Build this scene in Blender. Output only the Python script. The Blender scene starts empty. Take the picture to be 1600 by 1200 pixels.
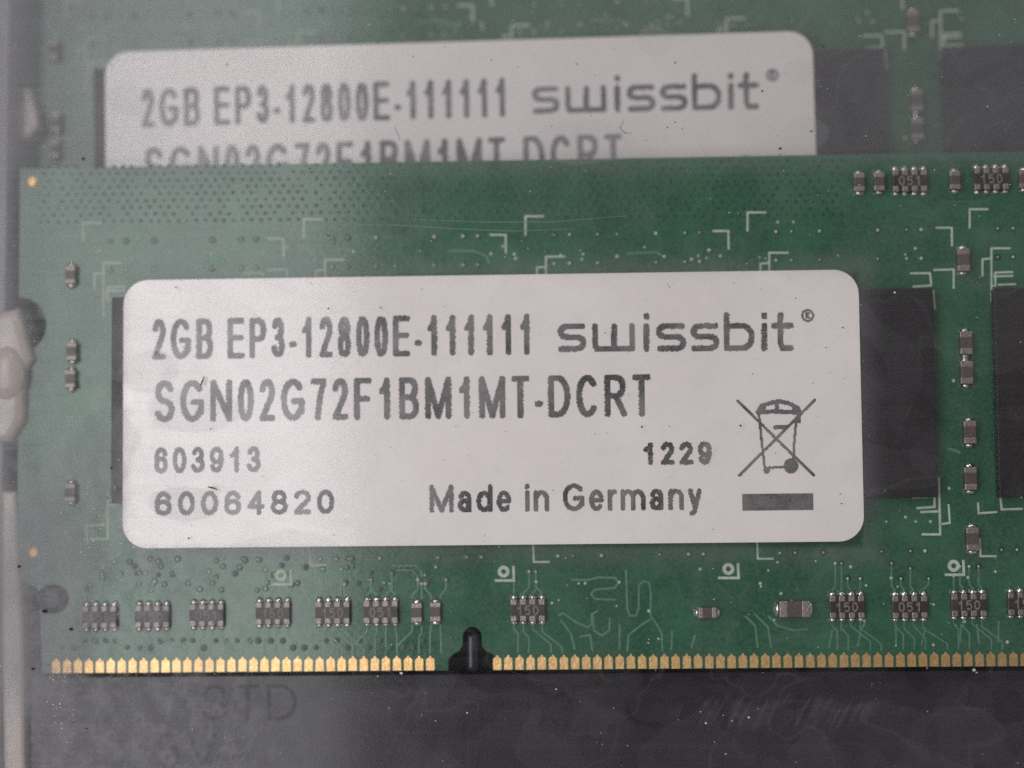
import bpy, bmesh, math, random
import numpy as np
from mathutils import Vector, Matrix

random.seed(7)
rng = np.random.default_rng(7)
S = bpy.context.scene
COL = S.collection
# 1 unit = 1 cm (a hand-sized close-up at its real size)
S.unit_settings.scale_length = 0.01

# ------------------------------------------------------------------ camera
PXW, PXH = 1600, 1200
DIST, ZF = 10.5, 0.63                       # distance to the front label, its height
LENS = 36 * DIST / 5.5556
yaw, pitch = math.radians(2.2), math.radians(4.0)
target = Vector((0, 0, ZF))
cdir = Vector((math.sin(yaw), -math.sin(pitch), 1)).normalized()
cam_d = bpy.data.cameras.new("camera")
cam_d.lens, cam_d.sensor_width = LENS, 36
cam_d.clip_start, cam_d.clip_end = 0.5, 400
cam = bpy.data.objects.new("camera", cam_d)
COL.objects.link(cam)
cam.location = target + cdir * DIST
_x = Vector((0, 1, 0)).cross(cdir).normalized()
_R = Matrix((_x, cdir.cross(_x), cdir)).transposed()     # level camera: picture up follows world y
cam.rotation_euler = _R.to_euler()
cam_d.dof.use_dof = True
cam_d.dof.focus_distance = DIST - 0.13
cam_d.dof.aperture_fstop = 0.115
S.camera = cam
CM = Matrix.LocRotScale(cam.location, cam.rotation_euler, None)
CP, CR = CM.translation.copy(), CM.to_3x3()

def P(px, py, z):
    """the point at height z that shows at pixel (px, py) of the 1600 x 1200 photograph"""
    d = CR @ Vector(((px - 800) / PXW * 36 / LENS, (600 - py) / PXW * 36 / LENS, -1))
    return CP + d * ((z - CP.z) / d.z)

# ------------------------------------------------------------------ light
W = bpy.data.worlds.new("World"); S.world = W; W.use_nodes = True
bg = W.node_tree.nodes["Background"]
bg.inputs[0].default_value = (1.0, 0.93, 0.90, 1)
bg.inputs[1].default_value = 0.22

def area(name, loc, size, size_y, L, color, tgt):
    d = bpy.data.lights.new(name, 'AREA')
    d.shape = 'RECTANGLE'; d.size, d.size_y = size, size_y
    d.energy = L * math.pi * size * size_y
    d.color = color
    o = bpy.data.objects.new(name, d); COL.objects.link(o)
    o.location = loc
    o.rotation_euler = (Vector(tgt) - Vector(loc)).to_track_quat('-Z', 'Y').to_euler()
    return o
# wide ceiling panel on the left: its mirror image ends a third of the way across the picture
area("panel_light", (-7.5, 1.0, 15.6), 9.4, 17, 3.85, (0.98, 0.965, 0.995), (-7.5, 1.0, 0))  # place worked back from image pixels along mirrored camera rays, then nudged left
area("ceiling_spot_light", (5.0, 26.0, 24.0), 2.2, 2.2, 80.0, (1.0, 0.97, 0.93), (0, 0, 0))

S.view_settings.view_transform = 'Standard'
S.view_settings.look = 'None'
S.view_settings.exposure = 0
S.view_settings.gamma = 1
S.render.engine = 'CYCLES'
S.cycles.max_bounces = 5
S.cycles.transparent_max_bounces = 16
S.cycles.volume_bounces = 1
S.cycles.use_denoising = False
S.cycles.volume_step_rate = 1.0
S.cycles.volume_max_steps = 64

# ------------------------------------------------------------------ materials
class NT:
    """small wrapper for building node trees"""
    def __init__(s, name):
        s.m = bpy.data.materials.new(name); s.m.use_nodes = True
        s.t = s.m.node_tree; s.t.nodes.clear()
        s.out = s.t.nodes.new("ShaderNodeOutputMaterial")
    def n(s, typ, **kw):
        nd = s.t.nodes.new(typ)
        for k, v in kw.items(): setattr(nd, k, v)
        return nd
    def l(s, a, b): s.t.links.new(a, b)
    def coord(s): return s.n("ShaderNodeTexCoord").outputs["Object"]
    def pos(s): return s.n("ShaderNodeNewGeometry").outputs["Position"]
    def scale(s, vec, sc, loc=(0, 0, 0), rot=0):
        mp = s.n("ShaderNodeMapping"); s.l(vec, mp.inputs[0])
        mp.inputs["Location"].default_value = loc; mp.inputs["Rotation"].default_value = (0, 0, rot)
        mp.inputs["Scale"].default_value = sc if hasattr(sc, '__len__') else (sc, sc, sc)
        return mp.outputs[0]
    def noise(s, vec, sc, detail=3, rough=.5, dist=0.0):
        nd = s.n("ShaderNodeTexNoise"); s.l(vec, nd.inputs["Vector"])
        nd.inputs["Scale"].default_value = sc; nd.inputs["Detail"].default_value = detail
        nd.inputs["Roughness"].default_value = rough; nd.inputs["Distortion"].default_value = dist
        return nd.outputs["Fac"]
    def math(s, op, a, b=None, c=None, clamp=False):
        nd = s.n("ShaderNodeMath", operation=op, use_clamp=clamp)
        for i, v in enumerate((a, b, c)):
            if v is None: continue
            if isinstance(v, (int, float)): nd.inputs[i].default_value = v
            else: s.l(v, nd.inputs[i])
        return nd.outputs[0]
    def mr(s, v, a, b, c=0.0, d=1.0, smooth=False):
        nd = s.n("ShaderNodeMapRange", clamp=True)
        if smooth: nd.interpolation_type = 'SMOOTHSTEP'
        s.l(v, nd.inputs[0])
        for i, x in enumerate((a, b, c, d)): nd.inputs[i + 1].default_value = x
        return nd.outputs[0]
    def mixc(s, f, a, b):
        nd = s.n("ShaderNodeMix", data_type='RGBA')
        if isinstance(f, (int, float)): nd.inputs[0].default_value = f
        else: s.l(f, nd.inputs[0])
        for i, v in ((6, a), (7, b)):
            if isinstance(v, tuple): nd.inputs[i].default_value = (*v, 1)
            else: s.l(v, nd.inputs[i])
        return nd.outputs[2]
    def bsdf(s, color, rough, metal=0, spec=.5, bump=None, bstr=.1, bdist=.01, coat=0.0, coat_rough=.06):
        b = s.n("ShaderNodeBsdfPrincipled")
        if isinstance(color, tuple): b.inputs["Base Color"].default_value = (*color, 1)
        else: s.l(color, b.inputs["Base Color"])
        if isinstance(rough, (int, float)): b.inputs["Roughness"].default_value = rough
        else: s.l(rough, b.inputs["Roughness"])
        b.inputs["Metallic"].default_value = metal
        b.inputs["Specular IOR Level"].default_value = spec
        b.inputs["Coat Weight"].default_value = coat; b.inputs["Coat Roughness"].default_value = coat_rough
        if bump is not None:
            bn = s.n("ShaderNodeBump"); s.l(bump, bn.inputs["Height"])
            bn.inputs["Strength"].default_value = bstr; bn.inputs["Distance"].default_value = bdist
            s.l(bn.outputs[0], b.inputs["Normal"])
        s.l(b.outputs[0], s.out.inputs[0])
        return s.m

def mat_simple(name, c1, c2, rough, metal=0, spec=.5, nscale=20, bstr=.1, bdist=.01, r2=None, bscale=None):
    k = NT(name); p = k.pos()
    f = k.mr(k.noise(p, nscale, 4, .6), .3, .7)
    col = k.mixc(f, c1, c2)
    rg = k.mr(k.noise(p, nscale * 2.3, 3), .3, .7, rough, r2 if r2 is not None else rough * 1.3)
    return k.bsdf(col, rg, metal, spec, k.noise(p, bscale or nscale * 3, 3), bstr, bdist)

M = {}
# solder mask: buried copper pour shows as slightly paler areas, with fine weave
k = NT("solder_mask"); p = k.pos()
f = k.mr(k.noise(p, 2.2, 5, .65, .4), .42, .60)
fine = k.mr(k.noise(p, 48, 4, .8), .38, .68)
c = k.mixc(f, (.006, .062, .029), (.019, .104, .054))
c = k.mixc(k.math('MULTIPLY', fine, .75), c, (.040, .150, .090))
M['mask'] = k.bsdf(c, k.mr(k.noise(p, 9, 3), .3, .7, .13, .24), 0, .40, k.noise(p, 34, 3), .22, .0035, .55, .08)
M['mask_dark'] = mat_simple("solder_mask_over_hole", (.003, .030, .014), (.007, .045, .023), .25, nscale=60)
M['mask_line'] = mat_simple("solder_mask_over_trace", (.06, .17, .115), (.11, .23, .165), .22, nscale=30)
M['fr4'] = mat_simple("board_edge_fibreglass", (.07, .10, .04), (.12, .13, .06), .6, nscale=60)
M['silk'] = mat_simple("silkscreen_ink", (.34, .42, .34), (.54, .60, .49), .55, nscale=45)
M['gold'] = mat_simple("gold_plating", (.66, .42, .18), (.76, .51, .24), .34, 1, nscale=25, bstr=.15, bscale=60)
M['solder'] = mat_simple("solder", (.72, .70, .68), (.88, .86, .84), .16, 1, nscale=60, bstr=.25, bscale=90)
M['tin'] = mat_simple("tinned_terminal", (.17, .15, .14), (.38, .34, .32), .42, 1, nscale=90, bstr=.3, bscale=90)
M['res'] = mat_simple("resistor_glaze", (.018, .012, .012), (.040, .026, .024), .3, nscale=60)
M['cap'] = mat_simple("capacitor_ceramic", (.06, .042, .038), (.10, .07, .06), .4, nscale=60)
M['code'] = mat_simple("resistor_code_ink", (.15, .13, .125), (.22, .20, .19), .5, nscale=60)
k = NT("chip_resin"); p = k.pos()
M['chip'] = k.bsdf(k.mixc(k.mr(k.noise(p, 120, 2), .3, .7), (.009, .008, .010), (.018, .016, .019)),
                   k.mr(k.noise(p, 4, 3), .3, .7, .36, .5), 0, .35, k.noise(p, 140, 2), .35, .004)
M['chipmark'] = mat_simple("chip_laser_mark", (.006, .006, .007), (.010, .009, .011), .6, nscale=80)
# paper label: slightly warm white, coated
k = NT("label_paper"); p = k.pos()
c = k.mixc(k.mr(k.noise(p, 1.3, 4, .6), .35, .65), (.76, .71, .69), (.82, .775, .76))
c = k.mixc(k.mr(k.noise(p, 90, 2), .3, .7, 0, .35), c, (.70, .655, .635))
M['paper'] = k.bsdf(c, k.mr(k.noise(p, 3, 4), .3, .7, .20, .30), 0, .35, k.noise(p, 5, 4), .12, .02, .95, .075)
k = NT("printed_ink"); p = k.pos()
f = k.mr(k.noise(p, 3.0, 4, .6, .5), .40, .60)
c = k.mixc(f, (.022, .020, .026), (.185, .176, .184))
c = k.mixc(k.mr(k.noise(p, 110, 2, .7), .45, .75, 0, .6), c, (.26, .245, .245))
M['ink'] = k.bsdf(c, .30, 0, .35, None, .1, .01, .8, .08)
# black tray plastic
k = NT("black_tray_plastic"); p = k.pos()
hair = k.noise(k.scale(p, (3, 60, 3), rot=.95), 1.4, 3, .6)
c = k.mixc(k.mr(k.noise(p, 5, 5, .65), .35, .65), (.012, .0105, .015), (.022, .019, .027))
M['tray'] = k.bsdf(c, k.mr(k.noise(p, 2.0, 4), .35, .65, .14, .24), 0, .16,
                   k.math('ADD', k.noise(p, 70, 3, .7), k.math('MULTIPLY', hair, .6)), .20, .005, .42, .07)
k = NT("glossy_wall_plastic"); p = k.pos()
st = k.noise(k.scale(p, (1.5, 36, 4)), 1.6, 4, .65)
M['wall'] = k.bsdf(k.mixc(k.mr(st, .35, .65), (.045, .043, .048), (.10, .096, .10)), k.mr(st, .3, .7, .12, .3), 0, .6, st, .5, .01, .9, .12)
k = NT("moulded_lettering"); p = k.pos()
M['tray_text'] = k.bsdf(k.mixc(k.mr(k.noise(p, 5, 5), .35, .65), (.013, .0115, .016), (.021, .018, .025)), .20, 0, .16, k.noise(p, 70, 3), .2, .005, .20, .10)
k = NT("tan_clip_and_sheen"); p = k.pos()
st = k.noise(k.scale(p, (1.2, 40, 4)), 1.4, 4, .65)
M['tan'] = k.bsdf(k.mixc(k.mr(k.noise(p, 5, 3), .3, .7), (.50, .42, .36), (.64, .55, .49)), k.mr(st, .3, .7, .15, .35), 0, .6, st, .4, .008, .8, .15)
M['dustdark'] = mat_simple("dark_lint", (.012, .010, .010), (.03, .025, .02), .8)
M['dustpale'] = mat_simple("pale_lint", (.55, .54, .52), (.75, .74, .72), .7)
M['scratch'] = mat_simple("scratched_plastic", (.24, .30, .27), (.33, .38, .35), .4)

# ------------------------------------------------------------------ object helpers
def link(o, parent=None):
    COL.objects.link(o)
    if parent is not None: o.parent = parent
    return o
def mesh_obj(name, me, mat, parent=None, loc=None):
    o = bpy.data.objects.new(name, me)
    if mat is not None and not me.materials: me.materials.append(mat)
    if loc is not None: o.location = loc
    return link(o, parent)
def from_bm(name, bm, mat=None, smooth=False):
    me = bpy.data.meshes.new(name); bm.normal_update(); bm.to_mesh(me); bm.free()
    if smooth:
        for f in me.polygons: f.use_smooth = True
    if mat is not None: me.materials.append(mat)
    return me
def empty(name, loc=(0, 0, 0), rz=0.0, parent=None):
    o = bpy.data.objects.new(name, None); o.location = loc; o.rotation_euler = (0, 0, rz)
    o.empty_display_size = .2
    return link(o, parent)
def box(bm, x0, x1, y0, y1, z0, z1, bev=0.0, seg=2):
    r = bmesh.ops.create_cube(bm, size=1.0)
    vs = r['verts']
    bmesh.ops.scale(bm, vec=(x1 - x0, y1 - y0, z1 - z0), verts=vs)
    bmesh.ops.translate(bm, vec=((x0 + x1) / 2, (y0 + y1) / 2, (z0 + z1) / 2), verts=vs)
    if bev:
        es = list({e for v in vs for e in v.link_edges})
        bmesh.ops.bevel(bm, geom=es, offset=bev, segments=seg, profile=.6, affect='EDGES')
def dome(bm, x, y, z, rx, ry, h, seg=10):
    """a small solder blob: flattened half ellipsoid with its open side down"""
    rings = [(1, 0), (.86, .5), (.5, .87)]
    prev = None
    for r, hh in rings:
        ring = [bm.verts.new((x + rx * r * math.cos(a * 2 * math.pi / seg), y + ry * r * math.sin(a * 2 * math.pi / seg), z + h * hh)) for a in range(seg)]
        if prev:
            for i in range(seg): bm.faces.new((prev[i], prev[(i + 1) % seg], ring[(i + 1) % seg], ring[i]))
        prev = ring
    top = bm.verts.new((x, y, z + h))
    for i in range(seg): bm.faces.new((prev[i], prev[(i + 1) % seg], top))
def ribbon(bm, pts, w, z0, z1):
    """a raised flat strip along a polyline (miterless: one slab per segment, mitred at joints)"""
    n = len(pts); L = []; R = []
    for i in range(n):
        a = Vector(pts[max(i - 1, 0)]); b = Vector(pts[min(i + 1, n - 1)]); c = Vector(pts[i])
        d1 = (c - a).normalized() if i > 0 else (b - c).normalized()
        d2 = (b - c).normalized() if i < n - 1 else d1
        nn = Vector((-(d1.y + d2.y), d1.x + d2.x))
        if nn.length < 1e-6: nn = Vector((-d1.y, d1.x))
        nn.normalize()
        k = 1 / max(.5, nn.dot(Vector((-d1.y, d1.x))))
        L.append(c + nn * w / 2 * k); R.append(c - nn * w / 2 * k)
    lo_l = [bm.verts.new((v.x, v.y, z0)) for v in L]; lo_r = [bm.verts.new((v.x, v.y, z0)) for v in R]
    up_l = [bm.verts.new((v.x, v.y, z1)) for v in L]; up_r = [bm.verts.new((v.x, v.y, z1)) for v in R]
    for i in range(n - 1):
        bm.faces.new((up_l[i], up_r[i], up_r[i + 1], up_l[i + 1]))
        bm.faces.new((lo_l[i], up_l[i], up_l[i + 1], lo_l[i + 1]))
        bm.faces.new((up_r[i], lo_r[i], lo_r[i + 1], up_r[i + 1]))
    bm.faces.new((lo_l[0], lo_r[0], up_r[0], up_l[0])); bm.faces.new((up_l[-1], up_r[-1], lo_r[-1], lo_l[-1]))

# ------------------------------------------------------------------ stroke lettering, laid down row by row as a label printer does
def arc(cx, cy, rx, ry, a0, a1, n=14):
    return [(cx + rx * math.cos(math.radians(a0 + (a1 - a0) * i / n)), cy + ry * math.sin(math.radians(a0 + (a1 - a0) * i / n))) for i in range(n + 1)]
G = {
 '0': (.556, [arc(.5, .5, .5, .5, 0, 360, 24)]),
 '1': (.556, [[(.66, 0), (.66, 1)], [(.66, .98), (.50, .82), (.16, .70)]]),
 '2': (.556, [arc(.5, .72, .48, .28, 165, -25, 16) + [(.62, .40), (.02, .0), (1, 0)]]),
 '3': (.556, [arc(.48, .75, .42, .25, 160, -90), arc(.48, .27, .5, .25, 90, -165)]),
 '4': (.556, [[(.74, 0), (.74, 1), (0, .30), (1, .30)]]),
 '6': (.556, [arc(.5, .30, .5, .30, 0, 360, 20), arc(.52, .5, .52, .5, 35, 190, 12)]),
 '7': (.556, [[(0, 1), (1, 1), (.62, .55), (.40, .0)]]),
 '8': (.556, [arc(.5, .76, .42, .24, 0, 360, 20), arc(.5, .27, .5, .27, 0, 360, 20)]),
 '9': (.556, [arc(.5, .70, .5, .30, 0, 360, 20), arc(.48, .5, .52, .5, 215, 370, 12)]),
 '5': (.556, [[(.95, 1), (.12, 1), (.06, .56)] + arc(.46, .32, .52, .32, 95, -135)]),
 '-': (.333, [[(.18, .30), (.82, .30)]]),
 'B': (.667, [[(0, 0), (0, 1), (.55, 1)] + arc(.55, .76, .38, .24, 90, -90, 8) + [(0, .52)], [(.5, .52)] + arc(.56, .26, .44, .26, 90, -90, 8) + [(0, 0)]]),
 'C': (.722, [arc(.5, .5, .5, .5, 42, 318, 20)]),
 'D': (.722, [[(0, 0), (0, 1), (.42, 1)] + arc(.42, .5, .58, .5, 90, -90, 14) + [(0, 0)]]),
 'E': (.667, [[(1, 1), (0, 1), (0, 0), (1, 0)], [(0, .52), (.92, .52)]]),
 'F': (.611, [[(1, 1), (0, 1), (0, 0)], [(0, .5), (.85, .5)]]),
 'G': (.778, [arc(.5, .5, .5, .5, 42, 325, 20) + [(.98, .18), (.98, .46), (.56, .46)]]),
 'K': (.667, [[(0, 0), (0, 1)], [(1, 1), (0, .4)], [(.3, .6), (1, 0)]]),
 'M': (.833, [[(0, 0), (0, 1), (.5, .0), (1, 1), (1, 0)]]),
 'N': (.722, [[(0, 0), (0, 1), (1, 0), (1, 1)]]),
 'P': (.667, [[(0, 0), (0, 1), (.58, 1)] + arc(.58, .73, .42, .27, 90, -90, 8) + [(0, .46)]]),
 'R': (.722, [[(0, 0), (0, 1), (.58, 1)] + arc(.58, .75, .36, .25, 90, -90, 8) + [(0, .5)], [(.52, .48), (1, 0)]]),
 'S': (.667, [arc(.5, .75, .45, .25, 22, 250, 12) + arc(.5, .25, .5, .25, 75, -160, 12)]),
 'T': (.611, [[(0, 1), (1, 1)], [(.5, 1), (.5, 0)]]),
 'V': (.667, [[(0, 1), (.5, 0), (1, 1)]]),
 'a': (.556, [arc(.45, .20, .42, .20, 0, 360, 14), [(.9, 0), (.9, .45)] + arc(.48, .50, .42, .22, 0, 160, 8)]),
 'd': (.6, [arc(.48, .36, .48, .36, 0, 360, 16), [(1, 0), (1, 1)]]),
 'e': (.556, [[(.03, .37), (.98, .37)] + arc(.5, .36, .49, .36, 0, 315, 16)]),
 'i': (.26, [[(.5, 0), (.5, .72)], [(.5, .97), (.5, 1.0)]]),
 'n': (.58, [[(0, 0), (0, .72)], [(0, .42)] + arc(.5, .42, .5, .30, 160, 0, 8) + [(1, 0)]]),
 'r': (.37, [[(0, 0), (0, .72)], arc(.85, .35, .85, .37, 170, 80, 6)]),
 'm': (.85, [[(0, 0), (0, .72)], arc(.25, .47, .25, .25, 180, 0, 8) + [(.5, 0)], arc(.75, .47, .25, .25, 180, 0, 8) + [(1, 0)]]),
 'y': (.52, [[(0, .72), (.5, .02)], [(1, .72), (.42, -.18), (.12, -.26)]]),
 ' ': (.278, []),
}
def text_strokes(s, x, y, em, cap, t, bearing=.075):
    """centre-line polylines of a line of text; x, y = left end of the baseline, em = horizontal em, cap = capital height, t = stroke"""
    out = []
    for ch in s:
        adv, st = G[ch]
        a = adv * em; b = min(bearing * em, a * .13)
        w = a - 2 * b
        for pl in st:
            out.append([(x + b + t / 2 + X * (w - t), y + t / 2 + Y * (cap - t)) for X, Y in pl])
        x += a
    return out
def printed(name, polys, t, mat, z, cell=.0050, rough=.10, discs=(), rects=(), thick=.0012, me_only=False):
    """cells within t/2 of the strokes, merged into runs along each printed row (cm units)"""
    segs = []
    for pl in polys:
        for a, b in zip(pl[:-1], pl[1:]): segs.append((*a, *b))
    xs = [q for s in segs for q in (s[0], s[2])] + [r[0] for r in rects] + [r[1] for r in rects] + [d[0] for d in discs]
    ys = [q for s in segs for q in (s[1], s[3])] + [r[2] for r in rects] + [r[3] for r in rects] + [d[1] for d in discs]
    pad = t + max([d[2] for d in discs] + [0])
    x0, x1, y0, y1 = min(xs) - pad, max(xs) + pad, min(ys) - pad, max(ys) + pad
    nx, ny = int((x1 - x0) / cell) + 1, int((y1 - y0) / cell) + 1
    gx = x0 + (np.arange(nx) + .5) * cell; gy = y0 + (np.arange(ny) + .5) * cell
    D = np.full((ny, nx), 9.0)
    for ax, ay, bx, by in segs:
        i0 = max(int((min(ax, bx) - t - x0) / cell), 0); i1 = min(int((max(ax, bx) + t - x0) / cell) + 2, nx)
        j0 = max(int((min(ay, by) - t - y0) / cell), 0); j1 = min(int((max(ay, by) + t - y0) / cell) + 2, ny)
        X, Y = np.meshgrid(gx[i0:i1], gy[j0:j1])
        dx, dy = bx - ax, by - ay
        q = np.clip(((X - ax) * dx + (Y - ay) * dy) / (dx * dx + dy * dy + 1e-12), 0, 1)
        d = np.hypot(X - ax - q * dx, Y - ay - q * dy)
        # mostly square pen, a little rounded
        ex, ey = np.abs(X - ax - q * dx), np.abs(Y - ay - q * dy)
        d = .65 * d + .35 * np.maximum(ex, ey)
        D[j0:j1, i0:i1] = np.minimum(D[j0:j1, i0:i1], d)
    on = D < t / 2 + (rng.random(D.shape) - .5) * t * rough
    X, Y = np.meshgrid(gx, gy)
    for rx0, rx1, ry0, ry1 in rects: on |= (X > rx0) & (X < rx1) & (Y > ry0) & (Y < ry1)
    for cx, cy, r in discs:
        if r > 0: on |= np.hypot(X - cx, Y - cy) < r
    vs, fs = [], []
    for j in range(ny):
        row = on[j]
        if not row.any(): continue
        e = np.flatnonzero(np.diff(np.concatenate(([0], row.astype(np.int8), [0]))))
        for a, b in zip(e[0::2], e[1::2]):
            i = len(vs)
            xa, xb, ya, yb = x0 + a * cell, x0 + b * cell, y0 + j * cell, y0 + (j + 1) * cell
            vs += [(xa, ya, z), (xb, ya, z), (xb, yb, z), (xa, yb, z)]
            fs.append((i, i + 1, i + 2, i + 3))
    me = bpy.data.meshes.new(name); me.from_pydata(vs, [], fs); me.materials.append(mat)
    return me

# ------------------------------------------------------------------ heights of the stack (cm)
ZB = 0.52           # face of the front circuit board
ZC = 0.62           # face of its chips
ZL = 0.632          # face of its label
BT = 0.10           # board thickness

# the front module's own frame: u along the gold contacts, v up the board
pa, pb = P(80, 1052, ZB), P(1600, 1041, ZB)
ANG = math.atan2(pb.y - pa.y, pb.x - pa.x)
ORG = Vector((pa.x, pa.y, ZB))
def loc(px, py, z=ZB):
    q = P(px, py, z) - ORG
    c, s = math.cos(-ANG), math.sin(-ANG)
    return (q.x * c - q.y * s, q.x * s + q.y * c)
PX = 5.5556 / 1600   # cm per photograph pixel at the label

front = empty("memory_module", ORG, ANG)
front["label"] = "green memory module in front, its whole white label and gold contacts showing"
front["category"] = "memory module"
front["group"] = "memory modules lying in the tray"

# ---- circuit board with notches
def board_mesh():
    uL, vB = loc(28, 700)[0], 0.0
    uR = uL + 6.76
    vT = loc(700, 252)[1]
    pts = []
    cu, cv = loc(738, 1012)                         # key notch between the contact groups
    hw = .120
    bl = loc(66, 1052)[0]
    v1 = .085; hn = .052; vt = .235
    pts += [(bl, vB), (cu - .132, vB), (cu - .132, v1 - .03), (cu - .11, v1), (cu - hn - .02, v1 + .02), (cu - hn, v1 + .05)]
    pts += [(cu - hn * math.cos(a), vt - hn + hn * math.sin(a)) for a in np.linspace(.1, math.pi - .1, 9)]
    pts += [(cu + hn, v1 + .05), (cu + hn + .02, v1 + .02), (cu + .11, v1), (cu + .132, v1 - .03), (cu + .132, vB), (uR, vB), (uR, vT), (uL, vT)]
    for (px, py, r) in ((24, 508, .155), ):
        nu, nv = loc(px, py)
        pts += [(uL, nv + r)] + [(uL + r * math.sin(a) * 1.0, nv + r * math.cos(a)) for a in np.linspace(.15, math.pi - .15, 12)] + [(uL, nv - r)]
    sv = loc(66, 900)[1]
    pts += [(uL, sv), (bl - .02, sv - .08)]
    bm = bmesh.new()
    f = bm.faces.new([bm.verts.new((x, y, 0)) for x, y in pts])
    if f.normal.z < 0: f.normal_flip()
    bm.normal_update()
    if f.normal.z < 0: bmesh.ops.reverse_faces(bm, faces=[f])
    r = bmesh.ops.extrude_face_region(bm, geom=[f])
    vs = [v for v in r['geom'] if isinstance(v, bmesh.types.BMVert)]
    bmesh.ops.translate(bm, vec=(0, 0, -BT), verts=vs)
    bmesh.ops.recalc_face_normals(bm, faces=bm.faces)
    for fc in bm.faces: fc.material_index = 0 if abs(fc.normal.z) > .5 else 1
    # holes are modelled below as recessed cups
    me = from_bm("circuit_board", bm); me.materials.append(M['mask']); me.materials.append(M['fr4'])
    return me
mesh_obj("circuit_board", board_mesh(), None, front)

# ---- gold contacts: one shared shape, pointed at the top where the trace leaves
def contact_mesh():
    bm = bmesh.new()
    w, h = .0235, .066
    pts = [(-w, .002), (w, .002), (w, h - .008), (w * .82, h - .001), (w * .5, h + .003), (.006, h + .005), (.005, h + .014), (-.005, h + .014), (-.006, h + .005), (-w * .5, h + .003), (-w * .82, h - .001), (-w, h - .008)]
    top = [bm.verts.new((x * .96, y, .0042)) for x, y in pts]; low = [bm.verts.new((x, y, -.004)) for x, y in pts]
    bm.faces.new(top)
    for i in range(len(pts)): bm.faces.new((low[i], low[(i + 1) % len(pts)], top[(i + 1) % len(pts)], top[i]))
    return from_bm("contact", bm, M['gold'])
cm = contact_mesh()
pitch = (loc(681, 1040)[0] - loc(88, 1040)[0]) / 34.5
u = loc(88, 1040)[0]
contacts = []
while u < loc(688, 1040)[0]:
    contacts.append(u); u += pitch
u = loc(777, 1036)[0]
while u < loc(1700, 1036)[0]:
    contacts.append(u); u += pitch
for u in contacts: mesh_obj("contact", cm, None, front, (u, random.uniform(-.001, .001), 0))

# ---- gold alignment pads
def pad_mesh(r):
    bm = bmesh.new(); dome(bm, 0, 0, -.001, r, r, .006, 20)
    return from_bm("alignment_pad", bm, M['gold'], True)
pm = pad_mesh(.034)
for px, py in ((50, 283), (52, 864)):
    mesh_obj("alignment_pad", pm, None, front, (*loc(px, py), .001))

# ---- mounting hole at the lower left corner (a dark cup with a rim)
def ring_mesh(name, r0, r1, z, mat, seg=24, h=.002):
    bm = bmesh.new()
    a = [bm.verts.new((r0 * math.cos(i * 2 * math.pi / seg), r0 * math.sin(i * 2 * math.pi / seg), z)) for i in range(seg)]
    b = [bm.verts.new((r1 * math.cos(i * 2 * math.pi / seg), r1 * math.sin(i * 2 * math.pi / seg), z)) for i in range(seg)]
    c = [bm.verts.new((r1 * math.cos(i * 2 * math.pi / seg), r1 * math.sin(i * 2 * math.pi / seg), z - h)) for i in range(seg)]
    for i in range(seg):
        j = (i + 1) % seg
        bm.faces.new((a[i], b[i], b[j], a[j])); bm.faces.new((b[i], c[i], c[j], b[j]))
    return from_bm(name, bm, mat)

# ---- memory chips
def chip_mesh():
    bm = bmesh.new()
    w, h = 247 * PX * .5, 325 * PX * .5
    box(bm, -w, w, -h, h, .012, ZC - ZB, .004)
    for i in range(8):                               # solder balls along the underside edges
        for sx in (-1, 1):
            dome(bm, sx * (w - .05), -h + .12 + i * (2 * h - .24) / 7, .0, .016, .016, .014, 8)
    return from_bm("memory_chip", bm, M['chip'])
chm = chip_mesh()
for px in (172, 519, 866, 1213, 1560):
    cu, cv = loc(px + 123.5, 618 - (px - 800) * .0085, ZC)
    c_ = mesh_obj("memory_chip", chm, None, front, (cu, cv, 0))
    if px == 1213:
        me = printed("chip_lettering", text_strokes("BG", 0, 0, .085, .062, .011), .011, M['chipmark'], ZC - ZB + .0012, .0045)
        mesh_obj("chip_lettering", me, None, c_, (loc(1366, 527, ZC)[0] - cu, loc(1366, 527, ZC)[1] - cv, 0))

# ---- the label
l0 = loc(191.5, 857, ZL); l1 = loc(1341, 421, ZL)
LW, LH = l1[0] - l0[0], l1[1] - l0[1]
label = empty("label_anchor", (0, 0, 0)) if False else None
def label_mesh():
    r = .135; n = 8
    bm = bmesh.new(); pts = []
    for cx, cy, a0 in ((LW - r, r, -90), (LW - r, LH - r, 0), (r, LH - r, 90), (r, r, 180)):
        for i in range(n + 1):
            a = math.radians(a0 + 90 * i / n); pts.append((cx + r * math.cos(a), cy + r * math.sin(a)))
    top = [bm.verts.new((x, y, 0)) for x, y in pts]; low = [bm.verts.new((x, y, -.010)) for x, y in pts]
    bm.faces.new(top); bm.faces.new(list(reversed(low)))
    for i in range(len(pts)): bm.faces.new((low[i], low[(i + 1) % len(pts)], top[(i + 1) % len(pts)], top[i]))
    return from_bm("label", bm, M['paper'])
lab = mesh_obj("label", label_mesh(), None, front, (l0[0], l0[1], ZL - ZB))
lab["label"] = "white paper label with rounded corners, printed in grey"
def ll(px, py):
    a = loc(px, py, ZL); return (a[0] - l0[0], a[1] - l0[1])
def tx(name, s, px0, px1, ybase, capx, tpx, bearing=.075):
    x0, y0 = ll(px0, ybase); x1, _ = ll(px1, ybase)
    em = (x1 - x0) / sum(G[c][0] for c in s)
    me = printed(name, text_strokes(s, x0, y0, em, capx * PX, tpx * PX, bearing), tpx * PX, M['ink'], .0012)
    return mesh_obj(name, me, None, lab)
tx("lettering", "2GB EP3-12800E-111111", 234, 836, 562, 64, 9.0)
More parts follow.
